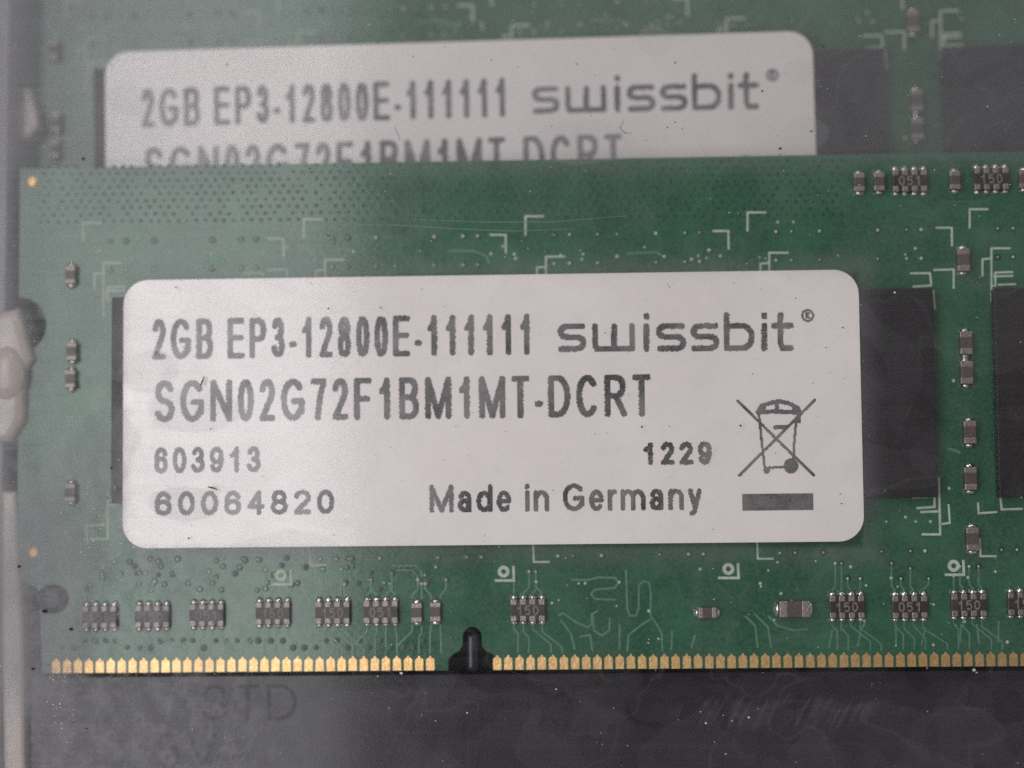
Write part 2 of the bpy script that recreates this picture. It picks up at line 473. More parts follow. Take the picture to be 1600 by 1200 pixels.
tx("lettering", "SGN02G72F1BM1MT-DCRT", 237, 1022, 660, 66, 9.4)
tx("lettering", "603913", 237, 411, 740, 41, 7.2)
tx("lettering", "60064820", 237, 527, 806, 38, 7.2)
tx("lettering", "1229", 1000, 1116, 727, 36, 7.4)
tx("lettering", "Made in Germany", 668, 1100, 801, 43, 7.2, .06)
# wordmark of rounded square letters
def wordmark():
    out = []
    t = 9.0
    def put(px0, px1, pl, base=549, top=505):
        for p_ in pl:
            q = []
            for X, Y in p_:
                x = px0 + t / 2 + X * (px1 - px0 - t); y = base - t / 2 - Y * (base - top - t)
                q.append(ll(x, y - (x - 1050) * .004))
            out.append(q)
    s_ = [[(.95, 1), (.28, 1)] + arc(.28, .76, .28, .24, 90, 270, 8) + [(.72, .52)] + arc(.72, .26, .28, .26, 90, -90, 8) + [(.04, 0)]]
    put(871, 916, s_)
    put(925, 992, [[(0, 1), (0, .2), (.06, 0), (1, 0), (1, 1)], [(.52, 1), (.52, 0)]])
    put(1003, 1017, [[(.5, 0), (.5, 1)], [(.5, 1.42), (.5, 1.46)]])
    put(1025, 1072, s_)
    put(1079, 1124, s_)
    put(1131, 1179, [[(0, 1.48), (0, 0), (.62, 0)] + arc(.62, .5, .38, .5, -90, 90, 10) + [(0, 1)]])
    put(1187, 1201, [[(.5, 0), (.5, 1)], [(.5, 1.42), (.5, 1.46)]])
    put(1205, 1240, [[(.38, 1.48), (.38, .22), (.5, 0), (1, 0)], [(0, 1), (1, 1)]])
    return out, t * PX
w_, t_ = wordmark()
mesh_obj("wordmark", printed("wordmark", w_, t_, M['ink'], .0012), None, lab)
rc = ll(1262, 493); r9 = 8.5 * PX
reg = [[(rc[0] + r9 * math.cos(a), rc[1] + r9 * math.sin(a)) for a in np.linspace(0, 2 * math.pi, 20)],
       [(rc[0] - r9 * .3, rc[1] - r9 * .5), (rc[0] - r9 * .3, rc[1] + r9 * .5), (rc[0] + r9 * .3, rc[1] + r9 * .4), (rc[0] - r9 * .2, rc[1]), (rc[0] + r9 * .35, rc[1] - r9 * .5)]]
mesh_obj("registered_mark", printed("registered_mark", reg, 3.2 * PX, M['ink'], .0012, .0045), None, lab)
# crossed-out wheeled bin and the bar under it
def LLs(*pts): return [ll(*p_) for p_ in pts]
thin = [LLs((1152, 626), (1272, 743)), LLs((1273, 625), (1155, 743)), LLs((1186, 648), (1189, 680), (1195, 733)), LLs((1244, 655), (1241, 690), (1240, 718)), LLs((1197, 731), (1232, 730))]
mesh_obj("bin_symbol", printed("bin_symbol", thin, 4.0 * PX, M['ink'], .0012, .0045), None, lab)
lid = [LLs((1184, 645), (1190, 634), (1206, 629), (1218, 627), (1232, 630), (1246, 637), (1250, 646)), LLs((1184, 644), (1218, 643), (1250, 645)), LLs((1214, 629), (1214, 643)), LLs((1194, 634), (1192, 643)), LLs((1240, 634), (1242, 644)), LLs((1248, 650), (1248, 658)), LLs((1211, 668), (1229, 667))]
me = printed("bin_lid", lid, 6.5 * PX, M['ink'], .0016, .0045, discs=[(*ll(1236, 728), 11.5 * PX), (*ll(1198, 735), 5 * PX)])
mesh_obj("bin_symbol", me, None, lab)
a_, b_ = ll(1160, 798), ll(1270, 770)
mesh_obj("printed_bar", printed("printed_bar", [], .01, M['ink'], .0012, rects=[(a_[0], b_[0], a_[1], b_[1])]), None, lab)

# ---- silkscreen marks
def mark(polys_px, w=3.0, ring=None):
    flat = [q for pl in polys_px for q in pl]
    cx = sum(q[0] for q in flat) / len(flat); cy = sum(q[1] for q in flat) / len(flat)
    cu, cv = loc(cx, cy)
    bm = bmesh.new()
    for i, pl in enumerate(polys_px):
        ribbon(bm, [Vector(loc(*q)) - Vector((cu, cv)) for q in pl], w * PX, .0, .0022 + i * .0003)
    if ring:
        ru, rv = loc(*ring); n = 16; r0, r1 = 4 * PX, 9.5 * PX
        a = [bm.verts.new((ru - cu + r0 * math.cos(i * 2 * math.pi / n), rv - cv + r0 * math.sin(i * 2 * math.pi / n), .003)) for i in range(n)]
        b = [bm.verts.new((ru - cu + r1 * math.cos(i * 2 * math.pi / n), rv - cv + r1 * math.sin(i * 2 * math.pi / n), .003)) for i in range(n)]
        for i in range(n): bm.faces.new((a[i], b[i], b[(i + 1) % n], a[(i + 1) % n]))
    mesh_obj("silkscreen_mark", from_bm("silkscreen_mark", bm, M['silk']), None, front, (cu, cv, 0))
for x, y in ((130, 348), (475, 343), (821, 338), (1168, 332), (1515, 327)): mark([[(x + 29, y), (x, y), (x, y + 30)]])
for x, y in ((443, 373), (790, 367), (1138, 361), (1487, 356)): mark([[(x - 25, y), (x, y), (x + .5, y + 29)]])
for x, y in ((162, 411), (508, 406), (853, 401), (1202, 395), (1549, 388)):
    mark([[(x + 30, y), (x, y), (x, y + 84)]])
    mark([[(x, y + 16), (x - 14, y + 17), (x - 14, y + 44)]])
    mark([[(x + 6, y + 60), (x + 6, y + 38), (x + 34, y + 37)], [(x + 3, y + 44), (x + 34, y + 43)], [(x + 10, y + 57), (x + 38, y + 56)]], 3.2)
for dx in (-1041, 0):
    mark([[(1422 + dx, 427), (1453 + dx, 427), (1455 + dx, 444)]])
    mark([[(1458 + dx, 422), (1490 + dx, 421), (1490 + dx, 451)]])
    mark([[(1426 + dx, 448), (1456 + dx, 446)], [(1430 + dx, 456), (1458 + dx, 455), (1461 + dx, 484)]], 3.4)
mark([[(1467, 746), (1469, 835), (1440, 835)]], 3.4)
mark([[(1469, 819), (1484, 817), (1482, 788)]])
mark([[(1425, 777), (1454, 776), (1453, 761)], [(1432, 794), (1460, 792), (1460, 772)], [(1438, 800), (1468, 799)]], 3.6)
mark([[(1528, 785), (1529, 802), (1558, 800)]])
mark([[(1559, 740), (1565, 796), (1598, 795)], [(1562, 767), (1590, 766)], [(1562, 775), (1594, 774)]], 3.2)
mark([[(168, 770), (169, 842), (140, 842)]], 3.0)
mark([[(165, 778), (195, 777)], [(168, 790), (195, 789)]], 3.0)
mark([[(137, 850), (135, 822), (165, 820)]], 3.0)
for x, y in ((485, 883), (834, 878), (1184, 873), (1532, 869)): mark([[(x - 1, y - 28), (x, y), (x + 25, y)]])
for x, y in ((439, 899), (787, 893), (1138, 889), (1490, 884)):
    mark([[(x - 14, y + 14), (x + 16, y + 14), (x + 15, y - 9)]], 4.0, ring=(x, y))

# ---- traces (raised lines under the mask), joined: hundreds cross the board
UPV = []
bm = bmesh.new()
def tr(*pts, w=3.2): ribbon(bm, [Vector(loc(*q)) for q in pts], w * PX, -.001, .0016)
traces = [
 ((893, 906), (920, 906), (935, 902), (962, 903), (966, 911), (960, 919), (930, 921), (923, 928), (930, 936), (962, 937)),
 ((872, 962), (880, 958), (900, 972), (918, 980), (925, 975), (924, 960), (935, 954)), ((876, 968), (892, 990), (898, 1015)),
 ((978, 890), (980, 950), (984, 962), (994, 962), (998, 950), (998, 915), (1005, 908), (1014, 910), (1017, 925), (1016, 962), (1024, 972), (1034, 990), (1035, 1018)),
 ((926, 962), (928, 985), (940, 993), (952, 985), (953, 965)), ((980, 1018), (982, 992), (1000, 978), (1018, 966)), ((905, 995), (922, 992), (926, 1018)),
 ((968, 1015), (968, 975)), ((1049, 1015), (1050, 985)), ((1164, 962), (1180, 978), (1184, 1012)), ((1178, 958), (1200, 980), (1205, 1012)),
 ((1200, 962), (1215, 978), (1240, 985), (1262, 983)), ((1080, 1012), (1086, 992)), ((1295, 1012), (1300, 985)), ((1340, 1010), (1345, 985), (1352, 972)),
 ((1400, 1010), (1400, 975)), ((1440, 1008), (1446, 980)), ((1500, 1006), (1502, 975)), ((1530, 1006), (1526, 975)), ((1560, 1004), (1560, 970)),
 ((352, 866), (352, 870), (350, 878)), ((366, 884), (360, 892)), ((300, 405), (322, 405), (342, 405), (352, 418)), ((322, 396), (344, 400), (356, 412)),
 ((700, 392), (740, 392), (760, 400), (764, 412)), ((980, 396), (1026, 394), (1038, 402)), ((1555, 540), (1600, 541)), ((1480, 700), (1500, 708)),
]
for t in traces: tr(*t)
CXS = [80 + 17.2 * i for i in range(90)]                # contact columns (pixels)
for x, y in ((158, 964), (240, 963), (325, 961), (428, 958), (521, 957), (596, 956), (666, 956), (825, 953), (1322, 948), (1420, 948), (1512, 945)):
    sh = random.choice((-1, 1))
    for i, dx in enumerate((-22, -7.3, 7.3, 22)):
        x0 = x + dx
        # down to its contact: straight, a 45 degree jog, straight
        tx_ = min(CXS, key=lambda c: abs(c - (x0 + sh * 12 + (i - 1.5) * 9))) + 7
        yb = 1027 - x * .008
        tr((x0, y + 20), (x0, y + 30 + (i % 2) * 4), (tx_, y + 30 + (i % 2) * 4 + min(abs(tx_ - x0), 24)), (tx_, yb), w=2.6)
        # up to a via
        up = random.choice((14, 20, 30, 38)); j = random.choice((-9, -5, 0, 5, 9))
        tr((x0, y - 20), (x0, y - 26), (x0 + j, y - 27 - abs(j)), (x0 + j, y - 28 - up), w=2.6)
        UPV.append((x0 + j, y - 30 - up))
for i in range(5):                                     # bundle running sideways under the label
    x = 140 + i * 118
    tr((x, 884 + i % 2 * 5), (x + 38, 884 + i % 2 * 5), (x + 46, 892), (x + 46, 902), w=2.2)
    tr((x + 8, 891 + i % 2 * 5), (x + 32, 891 + i % 2 * 5), (x + 40, 899), (x + 40, 912), w=2.2)
for i in range(4): tr((300 + i * 6, 404 + i * 5), (335 + i * 6, 404 + i * 5), (347 + i * 5, 418), w=1.8)
o = mesh_obj("trace", from_bm("trace", bm, M['mask_line']), None, front); o["kind"] = "stuff"

# ---- vias: little plated holes; pale solder centre in a dark dimple
ring_pts, dot_pts = [], []
offs = (0, 24, 68, 159, 204, 227)
for kx in range(5):
    for j, d in enumerate(offs):
        x = 173 + 346.5 * kx + d
        if x > 1610: continue
        ring_pts.append((x, 377 - (x - 170) * .0145)); dot_pts.append(ring_pts[-1])
        ring_pts.append((x, 422 - (x - 170) * .0145)); dot_pts.append(ring_pts[-1])
        ring_pts.append((x + 6, 878 - (x - 170) * .0135)); dot_pts.append(ring_pts[-1])
for x, y in ((1385, 815), (1431, 815), (1454, 815), (1415, 808), (1483, 763), (1490, 595), (1124, 903), (964, 366), (1094, 889), (1398, 457), (1215, 347), (1240, 347)):
    dot_pts.append((x, y))
for q in UPV:
    ring_pts.append(q); dot_pts.append(q)
for i in range(46):
    x = random.uniform(125, 700); y = random.choice((872, 885, 897, 910, 921)) + random.uniform(-2, 2)
    ring_pts.append((x, y))
    if random.random() < .6: dot_pts.append((x, y))
for i in range(34):
    ring_pts.append((96 + i * 17.2 + random.uniform(-2, 2), random.choice((1001, 1012))))
for i in range(36): dot_pts.append((random.uniform(150, 1450), random.uniform(385, 408)))
for i in range(30): dot_pts.append((random.uniform(860, 1590), random.uniform(875, 1012)))
bm = bmesh.new()
for x, y in ring_pts:
    u, v = loc(x, y); s = random.uniform(.8, 1.15)
    dome(bm, u, v, -.0005, .020 * s, .020 * s, .0014, 10)
o = mesh_obj("via", from_bm("via", bm, M['mask_dark']), None, front); o["kind"] = "stuff"
bm = bmesh.new()
for x, y in dot_pts:
    u, v = loc(x, y); s = random.uniform(.6, 1.1)
    dome(bm, u, v, .0004, .0095 * s, .0095 * s, .0052, 8)
o = mesh_obj("via_solder", from_bm("via_solder", bm, M['silk'], True), None, front); o["kind"] = "stuff"
# dense grid of masked-over vias along the upper edge
bm = bmesh.new()
for r in range(9):
    for c in range(92):
        x = 62 + c * 14.4 + (7.2 if r % 2 else 0); y = 262 + r * 10.6 - (x - 60) * .009
        if x > 1320 or random.random() < .10: continue
        u, v = loc(x + random.uniform(-1, 1), y + random.uniform(-.8, .8)); s = random.uniform(.7, 1.1)
        dome(bm, u, v, -.0006, .0125 * s, .0112 * s, .0016, 7)
o = mesh_obj("masked_via", from_bm("masked_via", bm, M['mask_dark']), None, front); o["kind"] = "stuff"

# ---- small components
def array_meshes():
    w, h = 27 * PX, 17 * PX
    bm = bmesh.new(); box(bm, -w, w, -h, h, .004, .040, .004)
    body = from_bm("resistor_body", bm, M['res'])
    bm = bmesh.new()                                # one terminal: metal cap over the body edge and a solder fillet outside
    box(bm, -.0165, .0165, -.018, .014, .002, .0425, .004)
    term = from_bm("terminal", bm, M['tin'])
    bm = bmesh.new(); dome(bm, 0, 0, 0, .019, .020, .030, 12)
    fil = from_bm("solder_fillet", bm, M['solder'], True)
    return body, term, fil
AB, AT, AF = array_meshes()
codes = {}
for s in ("150", "051", "510"):
    codes[s] = printed("code", text_strokes(s, -.066, -.026, .078, .052, .008), .008, M['code'], .0415, .004)
def resistor_array(px, py, code="150"):
    cu, cv = loc(px, py)
    a = mesh_obj("resistor_array", AB, None, front, (cu, cv, 0))
    for i in range(4):
        du = (-22 + i * 14.7) * PX
        for s in (-1, 1):
            t = mesh_obj("terminal", AT, None, a, (du, s * 13.5 * PX, 0))
            if s < 0: t.rotation_euler.z = math.pi
        f = mesh_obj("solder_fillet", AF, None, a, (du, 19.5 * PX, 0)); f.scale = (1.12, 1.15, random.uniform(.8, 1.1))
        f = mesh_obj("solder_fillet", AF, None, a, (du, -19.5 * PX, 0)); f.scale = (1, .8, random.uniform(.6, .8))
    mesh_obj("code_lettering", codes[code], None, a)
for i, (x, y) in enumerate(((158, 964), (240, 963), (325, 961), (428, 958), (521, 957), (596, 956), (825, 953), (1322, 948), (1420, 948), (1512, 945), (1600, 943), (1420, 284), (1547, 281))):
    resistor_array(x, y, ("150", "150", "051", "150", "150", "051")[i % 6])
def cap_meshes(w, h, z, capf=.27):
    bm = bmesh.new(); box(bm, -w / 2, w / 2, -h / 2, h / 2, .004, z, .004); b = from_bm("capacitor_body", bm, M['cap'])
    bm = bmesh.new(); box(bm, -w / 2 - .002, w / 2 + .002, -h * capf / 2, h * capf / 2, .002, z + .002, .005); t = from_bm("terminal", bm, M['tin'])
    bm = bmesh.new(); dome(bm, 0, 0, 0, w * .52, .018, .034, 12); f = from_bm("solder_fillet", bm, M['solder'], True)
    return b, t, f, h * (1 - capf) / 2, h / 2 + .006
CAPS = {'s': cap_meshes(.055, .100, .050), 'm': cap_meshes(.064, .125, .055), 'r': cap_meshes(.055, .105, .035), 'l': cap_meshes(.085, .165, .07)}
def capacitor(px, py, kind='s', rot=0.0, name="capacitor"):
    b, t, f, d, e = CAPS[kind]
    cu, cv = loc(px, py)
    c = mesh_obj(name, b, None, front, (cu, cv, 0)); c.rotation_euler.z = rot
    for s in (-1, 1):
        mesh_obj("terminal", t, None, c, (0, s * d, 0))
        mesh_obj("solder_fillet", f, None, c, (0, s * e, 0))
for x, y in ((113, 431), (115, 550), (113, 593), (113, 770)): capacitor(x, y, 's')
for x, y in ((652, 957), (681, 956)): capacitor(x, y, 'r')
for x, y in ((1341, 287), (1372, 286), (1490, 284), (1598, 282)): capacitor(x, y, 's')
for x, y in ((1503, 408), (1507, 537), (1508, 583), (1513, 676), (1514, 748), (1517, 842)): capacitor(x, y, 'm')
capacitor(1240, 951, 'l', math.pi / 2)
capacitor(1105, 957, 's', math.pi / 2)

# ------------------------------------------------------------------ the module behind: the same board, lower in the tray
ZB2 = ZB - .30
ft = [(191.5, 434), (1341, 420)]                     # upper corners of the front label ...
rt = [(163, 78), (1268, 47)]                         # ... and of the label behind
fl = [Vector((*loc(*q, ZL), 0)) for q in ft]
rw = [P(*q, ZL - .30) for q in rt]
ang2 = math.atan2(rw[1].y - rw[0].y, rw[1].x - rw[0].x) - math.atan2(fl[1].y - fl[0].y, fl[1].x - fl[0].x)
mid_l = (fl[0] + fl[1]) / 2; mid_w = (rw[0] + rw[1]) / 2
R2 = Matrix.Rotation(ang2, 3, 'Z')
org2 = mid_w - R2 @ mid_l; org2.z = ZB2
print("scale check", (rw[1] - rw[0]).length / (fl[1] - fl[0]).length, "ang", ANG, ang2)
def children(o): return [c for c in bpy.data.objects if c.parent is o]
kids = {}
for o in bpy.data.objects:
    if o.parent is not None: kids.setdefault(o.parent.name, []).append(o)
rear = front.copy(); COL.objects.link(rear)
rear.location = org2; rear.rotation_euler.z = ang2
rear["label"] = "green memory module behind, partly covered, with its label's lower half hidden"
VCUT = loc(700, 720)[1]                              # what lies lower on it is under the front module
for o in kids[front.name]:
    if o.name.split('.')[0] in ("contact", "alignment_pad") or (o.location.y < VCUT and o.name.split('.')[0] not in ("circuit_board", "label", "trace", "via", "via_solder", "masked_via", "memory_chip")):
        continue
    c = o.copy(); COL.objects.link(c); c.parent = rear
    for g in kids.get(o.name, []):
        d = g.copy(); COL.objects.link(d); d.parent = c
        if o.name == lab.name: d.location.x += .048        # the print sits further right on that label

# ------------------------------------------------------------------ tray
tray = empty("plastic_tray", (0, 0, 0))
tray["label"] = "black moulded plastic tray that the memory modules lie in"; tray["category"] = "tray"
bm = bmesh.new(); box(bm, -9, 9, -9, 9, -.30, -.02, 0)
mesh_obj("tray_floor", from_bm("tray_floor", bm, M['tray']), None, tray)
# ledge below the contacts, stopping short of the board's underside
ye = P(800, 1050, ZB).y - .012
bm = bmesh.new(); box(bm, -9, 9, -9, 0, -.02, .46, .012, 3)
o = mesh_obj("tray_ledge", from_bm("tray_ledge", bm, M['tray']), None, tray, (P(800, 1050, .46).x, ye, 0)); o.rotation_euler.z = ANG
# key post standing in the notch of the board
bm = bmesh.new(); box(bm, -.036, .036, -.10, .105, .30, .505, .030, 4)
kp = P(738, 1022, .55)
o = mesh_obj("key_post", from_bm("key_post", bm, M['tray'], True), None, tray, (kp.x, kp.y, 0)); o.rotation_euler.z = ANG
# locating peg that stands in the corner of the front board
bm = bmesh.new(); dome(bm, 0, 0, 0, .088, .080, .018, 24); pk = P(82, 936, .53)
mesh_obj("locating_peg", from_bm("locating_peg", bm, M['tray'], True), None, tray, (pk.x, pk.y, .522))
# left wall with rounded top
wx = P(19, 600, .5).x
bm = bmesh.new(); box(bm, -2.2, 0, -6, 6, -.02, .50, .06, 4)
o = mesh_obj("side_wall", from_bm("side_wall", bm, M['wall'], True), None, tray, (wx, 0, 0)); o.rotation_euler.z = .004
# tan clips that hold the board edges, and a tan strip along the lower wall
def prism(name, pts_px, z0, z1, mat, parent, bev=.025):
    c = P(sum(q[0] for q in pts_px) / len(pts_px), sum(q[1] for q in pts_px) / len(pts_px), z1)
    bm = bmesh.new()
    top = []
    for q in pts_px:
        w = P(*q, z1); top.append(bm.verts.new((w.x - c.x, w.y - c.y, z1)))
    f = bm.faces.new(top); bm.normal_update()
    if f.normal.z < 0: f.normal_flip()
    r = bmesh.ops.extrude_face_region(bm, geom=[f])
    bmesh.ops.translate(bm, vec=(0, 0, z0 - z1), verts=[v for v in r['geom'] if isinstance(v, bmesh.types.BMVert)])
    bmesh.ops.recalc_face_normals(bm, faces=bm.faces)
    es = [e for e in bm.edges if all(abs(v.co.z - z1) < 1e-5 for v in e.verts)]
    bmesh.ops.bevel(bm, geom=es, offset=bev, segments=3, profile=.5, affect='EDGES')
    return mesh_obj(name, from_bm(name, bm, mat, True), None, parent, (c.x, c.y, 0))
prism("clip", [(-20, 492), (26, 480), (38, 520), (49, 560), (36, 582), (36, 655), (14, 690), (-20, 690)], .30, .60, M['tan'], tray, .05)
bm = bmesh.new(); dome(bm, 0, 0, 0, .10, .15, .05, 28); bq = P(10, 583, .60)  # dome added on the clip to catch a bright highlight
mesh_obj("clip_glint_dome", from_bm("clip_glint_dome", bm, M['tan'], True), None, tray, (bq.x, bq.y, .597))
prism("clip", [(14, 150), (24, 136), (44, 136), (55, 165), (60, 195), (48, 212), (22, 225), (17, 270), (12, 270)], .10, .36, M['tan'], tray, .02)
prism("wall_edge_sheen", [(2, 768), (24, 768), (36, 1000), (38, 1230), (6, 1230), (2, 1000)], .30, .54, M['tan'], tray, .02)  # tan strip shaped as the light reflected off the wall's rounded edge
# moulded lettering in the ledge
def tray_text(s, px0, px1, ybase, cap, t):
    a, b = P(px0, ybase, .46), P(px1, ybase, .46)
    em = (b.x - a.x) / sum(G[c][0] for c in s)
    me = printed("moulded_lettering", text_strokes(s, 0, 0, em, cap * PX, t * PX), t * PX, M['tray_text'], .4612, .005)
    o = mesh_obj("moulded_lettering", me, None, tray, (a.x, a.y, 0)); o.rotation_euler.z = ANG
tray_text("STD", 308, 470, 1126, 56, 6)
tray_text("5V", 240, 345, 1202, 56, 6)
tray_text("1532", 772, 945, 1138, 56, 4)

# ------------------------------------------------------------------ lint, dust and scratches
def tube(bm, pts, r, seg=5):
    prev = None
    for i, c in enumerate(pts):
        a = Vector(pts[max(i - 1, 0)]); b = Vector(pts[min(i + 1, len(pts) - 1)])
        d = (b - a).normalized(); s1 = d.cross(Vector((0, 0, 1))).normalized(); s2 = d.cross(s1)
        rr = r * (.55 if i in (0, len(pts) - 1) else 1)
        ring = [bm.verts.new(Vector(c) + (s1 * math.cos(k * 2 * math.pi / seg) + s2 * math.sin(k * 2 * math.pi / seg)) * rr) for k in range(seg)]
        if prev:
            for k in range(seg): bm.faces.new((prev[k], prev[(k + 1) % seg], ring[(k + 1) % seg], ring[k]))
        else: bm.faces.new(ring)
        prev = ring
    bm.faces.new(list(reversed(prev)))
ZS = .668                                            # just over the film
for pts, r, lb in (
    (((319, 588), (316, 597), (313, 604)), 1.4, "short dark lint fibre slanting above the letters SGN on the front label"),
    (((325, 761), (332, 762), (339, 765)), 1.5, "short dark lint fibre lying above the number 60064820"),
    (((246, 549), (243, 555)), 1.5, "stubby dark lint speck left of the digit 2 on the front label"),
    (((244 + 731, 187), (969, 200), (976, 208), (988, 208)), .5, "curled thin hair below the wordmark of the rear label"),
    (((616, 198), (621, 207), (625, 220)), .45, "fine dark hair in the middle of the rear label"),
    (((330, 668), (329, 672)), 1.3, "tiny dark lint speck above the number 603913"),
    (((1042, 857 - 415), (1047, 450)), .5, "tiny dark hair near the front label's upper edge above the wordmark")):
    ws = [P(*q, ZS) for q in pts]
    bm = bmesh.new(); tube(bm, [w - ws[0] for w in ws], r * PX)
    o = mesh_obj("lint_fibre", from_bm("lint_fibre", bm, M['dustdark']), None, None, ws[0])
    o["label"] = lb; o["category"] = "lint"; o["group"] = "lint on the plastic film"
def specks(name, lst, mat, label):
    bm = bmesh.new()
    for x, y, r in lst:
        w = P(x, y, ZS); a = random.uniform(0, 3.14)
        dome(bm, w.x, w.y, ZS, r * PX * random.uniform(.8, 1.3), r * PX * random.uniform(.6, 1), r * PX * .5, 7)
    o = mesh_obj(name, from_bm(name, bm, mat), None); o["kind"] = "stuff"; o["label"] = label; o["category"] = "dust"
dk = [(355, 101, 1.7), (275, 449, 1.8), (174, 731, 2.0), (111, 983, 3), (1055, 191, 1.8), (1043, 199, 1.5), (1066, 201, 1.4), (1055, 98, 1.5), (1286, 72, 2), (1268, 205, 2), (1219, 232, 2.5),
      (1191, 142, 1.6), (130, 248, 3), (513, 162 + 320, 1.8), (595, 481, 1.8), (1003, 667, 1.9), (1157, 665, 1.9), (946, 520, 1.5), (295, 841, 1.6), (484, 263, 1.6), (513, 368, 2), (1313, 772, 1.2), (1315, 787, 1.2),
      (901, 100, 1.3), (645, 88, 1.3), (768, 94, 1.3), (591, 68, 1.2), (1243, 466, 1.3), (1317, 512, 1.3), (70, 955, 4), (52, 1045, 3), (30, 885, 3), (135, 1138, 2)]
dk += [(random.uniform(190, 1340), random.uniform(430, 850), random.uniform(.5, 1.0)) for _ in range(90)]
dk += [(random.uniform(170, 1260), random.uniform(70, 250), random.uniform(.5, 1.0)) for _ in range(50)]
specks("dark_dust", dk, M['dustdark'], "fine dark dust specks scattered over the plastic film")
lt = [(1103, 1130, 1.9), (1170, 1121, 1.9), (1134, 1178, 1.6), (1522, 1047, 2.4), (1526, 1051, 1.8), (627, 1052, 2.4), (869, 1077, 1.5), (730, 1114, 1.6), (1398, 457, 1.8)]
lt += [(random.uniform(0, 1600), random.uniform(0, 1200), random.uniform(.4, 1.1)) for _ in range(420)]
lt += [(random.gauss(170, 40), random.gauss(860, 60), random.uniform(.5, 1.1)) for _ in range(80)]
lt += [(random.gauss(88, 12), random.gauss(1100, 40), random.uniform(.5, 1.3)) for _ in range(30)]
specks("pale_dust", lt, M['dustpale'], "fine pale dust specks scattered over the plastic film")

# ------------------------------------------------------------------ clear film over everything: a thin cloudy sheet
k = NT("cloudy_plastic_film")
p = k.pos(); sep = k.n("ShaderNodeSeparateXYZ"); k.l(p, sep.inputs[0])
X, Y = sep.outputs[0], sep.outputs[1]
def wx_(px): return P(px, 600, .66).x
def wy_(py): return P(800, py, .66).y
def blob(px, py, rx, ry, wob=.35):
    """1 inside an uneven patch, 0 outside"""
    dx = k.math('DIVIDE', k.math('SUBTRACT', X, wx_(px)), rx * PX)
    dy = k.math('DIVIDE', k.math('SUBTRACT', Y, wy_(py)), ry * PX)
    r = k.math('SQRT', k.math('ADD', k.math('MULTIPLY', dx, dx), k.math('MULTIPLY', dy, dy)))
    r = k.math('ADD', r, k.math('MULTIPLY', k.math('SUBTRACT', warp, .5), wob * 2))
    return r
dx_ = k.math('SUBTRACT', k.math('ABSOLUTE', k.math('SUBTRACT', X, wx_(766))), 575 * PX)
dy_ = k.math('SUBTRACT', k.math('ABSOLUTE', k.math('SUBTRACT', Y, wy_(640))), 214 * PX)
dl = k.math('MAXIMUM', dx_, dy_)                                       # distance outside the raised front label
warp = k.noise(p, 2.3, 2, .5)
base = k.mr(Y, wy_(300), wy_(225), .018, .215, True)
base = k.math('ADD', base, k.mr(Y, wy_(800), wy_(400), 0, .036, True))                     # the sheet stands off the lower module: cloudier there
left = k.math('ADD', k.mr(X, wx_(66), wx_(14), 0, .22, True), k.math('ADD', k.mr(X, wx_(230), wx_(30), 0, .14, True), k.mr(X, wx_(800), wx_(150), 0, .06, True)))
low = k.mr(k.noise(p, 1.5, 2, .5, .3), .475, .49, .0, .022)             # patches where the sheet clings
low2 = k.mr(k.noise(k.scale(p, 1, (3.3, 1.7, 0)), 2.6, 3, .45, .6), .545, .555, .0, -.028)
streak = k.mr(k.noise(k.scale(p, (.5, 42, 1)), 1.0, 2, .65), .45, .8, 0, .05)
grain = k.mr(k.noise(p, 150, 1, .8), .25, .75, -.06, .07)
smear = k.math('MULTIPLY', k.mr(blob(50, 930, 100, 170), 1.15, .7), .46)
smear2 = k.math('MULTIPLY', k.mr(blob(150, 690, 70, 75, .8), 1.02, .97), .12)
ring = k.math('MULTIPLY', k.mr(blob(82, 936, 36, 32, .2), 1.2, .7), -.20)
halo = k.math('MULTIPLY', k.mr(dl, .0, .15, .12, 0, True), k.mr(dl, -.02, .01))
lm = k.mr(X, wx_(420), wx_(60), .5, 3.0)
streak = k.math('MULTIPLY', streak, lm)
foot = k.math('ADD', k.mr(k.math('ADD', Y, k.math('MULTIPLY', k.math('SUBTRACT', k.noise(p, 1.1, 3, .55), .5), .9)), wy_(1092), wy_(1098), 0, .035), k.mr(Y, wy_(1060), wy_(1075), 0, .018))
hatch = k.mr(k.noise(k.scale(k.scale(p, 1, rot=.5), (30, 3.2, 1)), 1.3, 2, .5), .48, .66, .0, .07)
hm = k.math('ADD', k.mr(blob(178, 962, 60, 45, .4), 1.1, .8, 0, -.9), k.math('ADD', k.mr(blob(1230, 1112, 210, 26, .5), 1.1, .7), k.mr(blob(360, 1118, 90, 26, .5), 1.1, .7)))
foot = k.math('ADD', foot, k.math('MULTIPLY', hatch, hm))
for (bx, by, brx, bry, amp) in ((195, 155, 38, 32, .13), (912, 222, 95, 32, .12), (1026, 66, 26, 22, .14), (1252, 118, 34, 26, .11), (1262, 214, 42, 30, .12), (225, 577, 46, 30, .10),
        (300, 640, 70, 30, .09), (282, 788, 52, 24, .13), (460, 858, 95, 26, .09), (150, 620, 50, 42, -.10), (110, 590, 42, 60, -.06), (1450, 285, 130, 34, -.03), (560, 40, 120, 30, -.06), (1380, 735, 75, 42, .035)):
    foot = k.math('ADD', foot, k.math('MULTIPLY', k.mr(blob(bx, by, brx, bry, .75), 1.03, .97), amp))

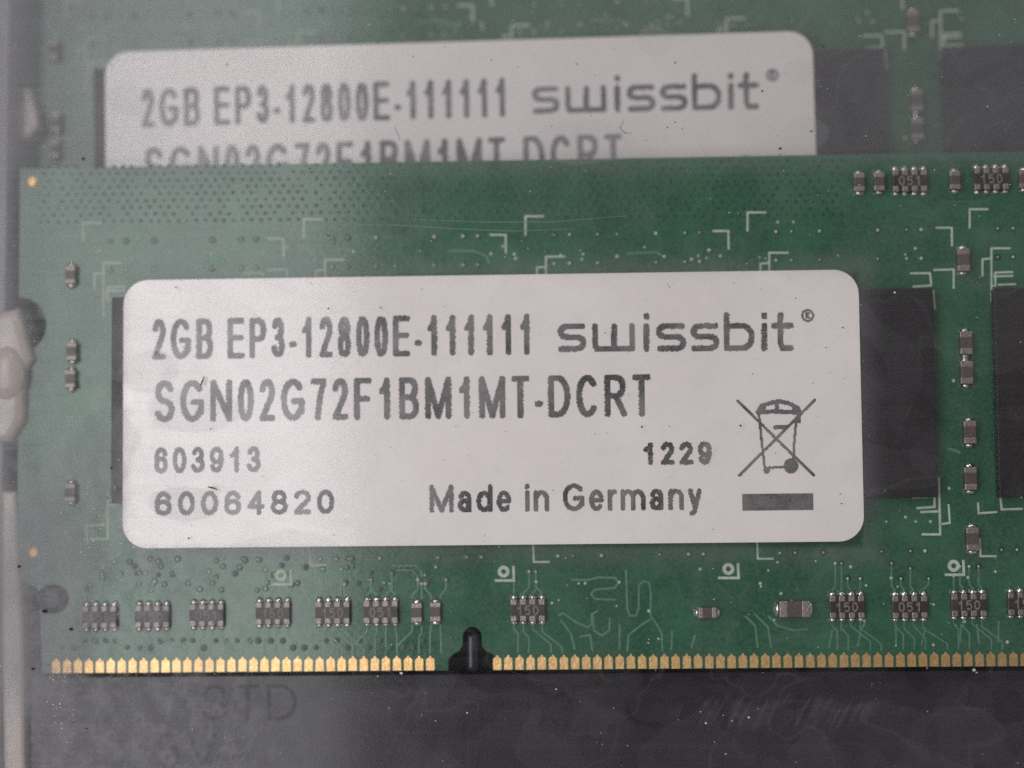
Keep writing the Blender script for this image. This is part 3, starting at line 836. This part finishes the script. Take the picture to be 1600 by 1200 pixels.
lw = k.mr(k.math('SUBTRACT', k.math('MULTIPLY', Y, -.35), X), -wx_(330), -wx_(120), 0, 1, True)
lw = k.math('MULTIPLY', lw, k.mr(Y, wy_(520), wy_(760)))
lw = k.math('MULTIPLY', lw, k.mr(dl, -.06, .02, .12, 1))                # the crumpled lower left corner
smut = k.math('MULTIPLY', k.mr(k.noise(p, 11, 3, .7), .49, .60, 0, .22), lw)
cr1 = k.mr(k.math('ABSOLUTE', k.math('SUBTRACT', k.noise(k.scale(p, 1, (5, 2, 0)), 1.5, 2, .5, .6), .5)), 0, .012, .045, 0)
cr2 = k.mr(k.math('ABSOLUTE', k.math('SUBTRACT', k.noise(k.scale(p, (1, .55, 1), (1, 7, 0)), 6.5, 2, .5, .8), .5)), 0, .030, .20, 0)
foot = k.math('ADD', k.math('ADD', foot, smut), k.math('ADD', cr1, k.math('MULTIPLY', cr2, lw)))
dens = k.math('ADD', base, foot)
for q in (left, halo, low, low2, streak, grain, smear, smear2, ring): dens = k.math('ADD', dens, q)
dens = k.math('MAXIMUM', dens, .015)
TH = .020
dens = k.math('DIVIDE', dens, TH)
pv = k.n("ShaderNodeVolumePrincipled")
pv.inputs["Color"].default_value = (.925, .925, .965, 1)
pv.inputs["Anisotropy"].default_value = 0.0
k.l(dens, pv.inputs["Density"]); k.l(pv.outputs[0], k.out.inputs["Volume"])
bm = bmesh.new()
nx, ny = 60, 46
def zf(x, y): return .658 + .006 * math.sin(x * 2.1 + y * .7) * math.sin(y * 1.9 + .4)
gr = []
for z_off in (-TH / 2, TH / 2):
    g = [[bm.verts.new((-4 + 8 * i / nx, -3.2 + 6.4 * j / ny, zf(-4 + 8 * i / nx, -3.2 + 6.4 * j / ny) + .004 + z_off)) for i in range(nx + 1)] for j in range(ny + 1)]
    gr.append(g)
for j in range(ny):
    for i in range(nx):
        a, b = gr
        bm.faces.new((b[j][i], b[j][i + 1], b[j + 1][i + 1], b[j + 1][i]))
        bm.faces.new((a[j][i], a[j + 1][i], a[j + 1][i + 1], a[j][i + 1]))
for i in range(nx):
    for j in (0, ny):
        f = (gr[0][j][i], gr[0][j][i + 1], gr[1][j][i + 1], gr[1][j][i])
        bm.faces.new(f if j == 0 else f[::-1])
for j in range(ny):
    for i in (0, nx):
        f = (gr[0][j][i], gr[0][j + 1][i], gr[1][j + 1][i], gr[1][j][i])
        bm.faces.new(f if i == nx else f[::-1])
bmesh.ops.recalc_face_normals(bm, faces=bm.faces)
film = mesh_obj("plastic_film", from_bm("plastic_film", bm, k.m), None)
film["label"] = "cloudy clear plastic film stretched over both memory modules and the tray"; film["category"] = "plastic film"
for pts in (((470, 350), (620, 352), (700, 357), (800, 361), (900, 358)), ((640, 343), (760, 347), (860, 347), (980, 337)), ((380, 362), (560, 370)), ((1486, 700), (1496, 703), (1502, 708))):
    ws = [P(*q, ZS + .002) for q in pts]
    bm = bmesh.new(); tube(bm, ws, .42 * PX, 4)
    mesh_obj("scratch", from_bm("scratch", bm, M['scratch']), None, film)
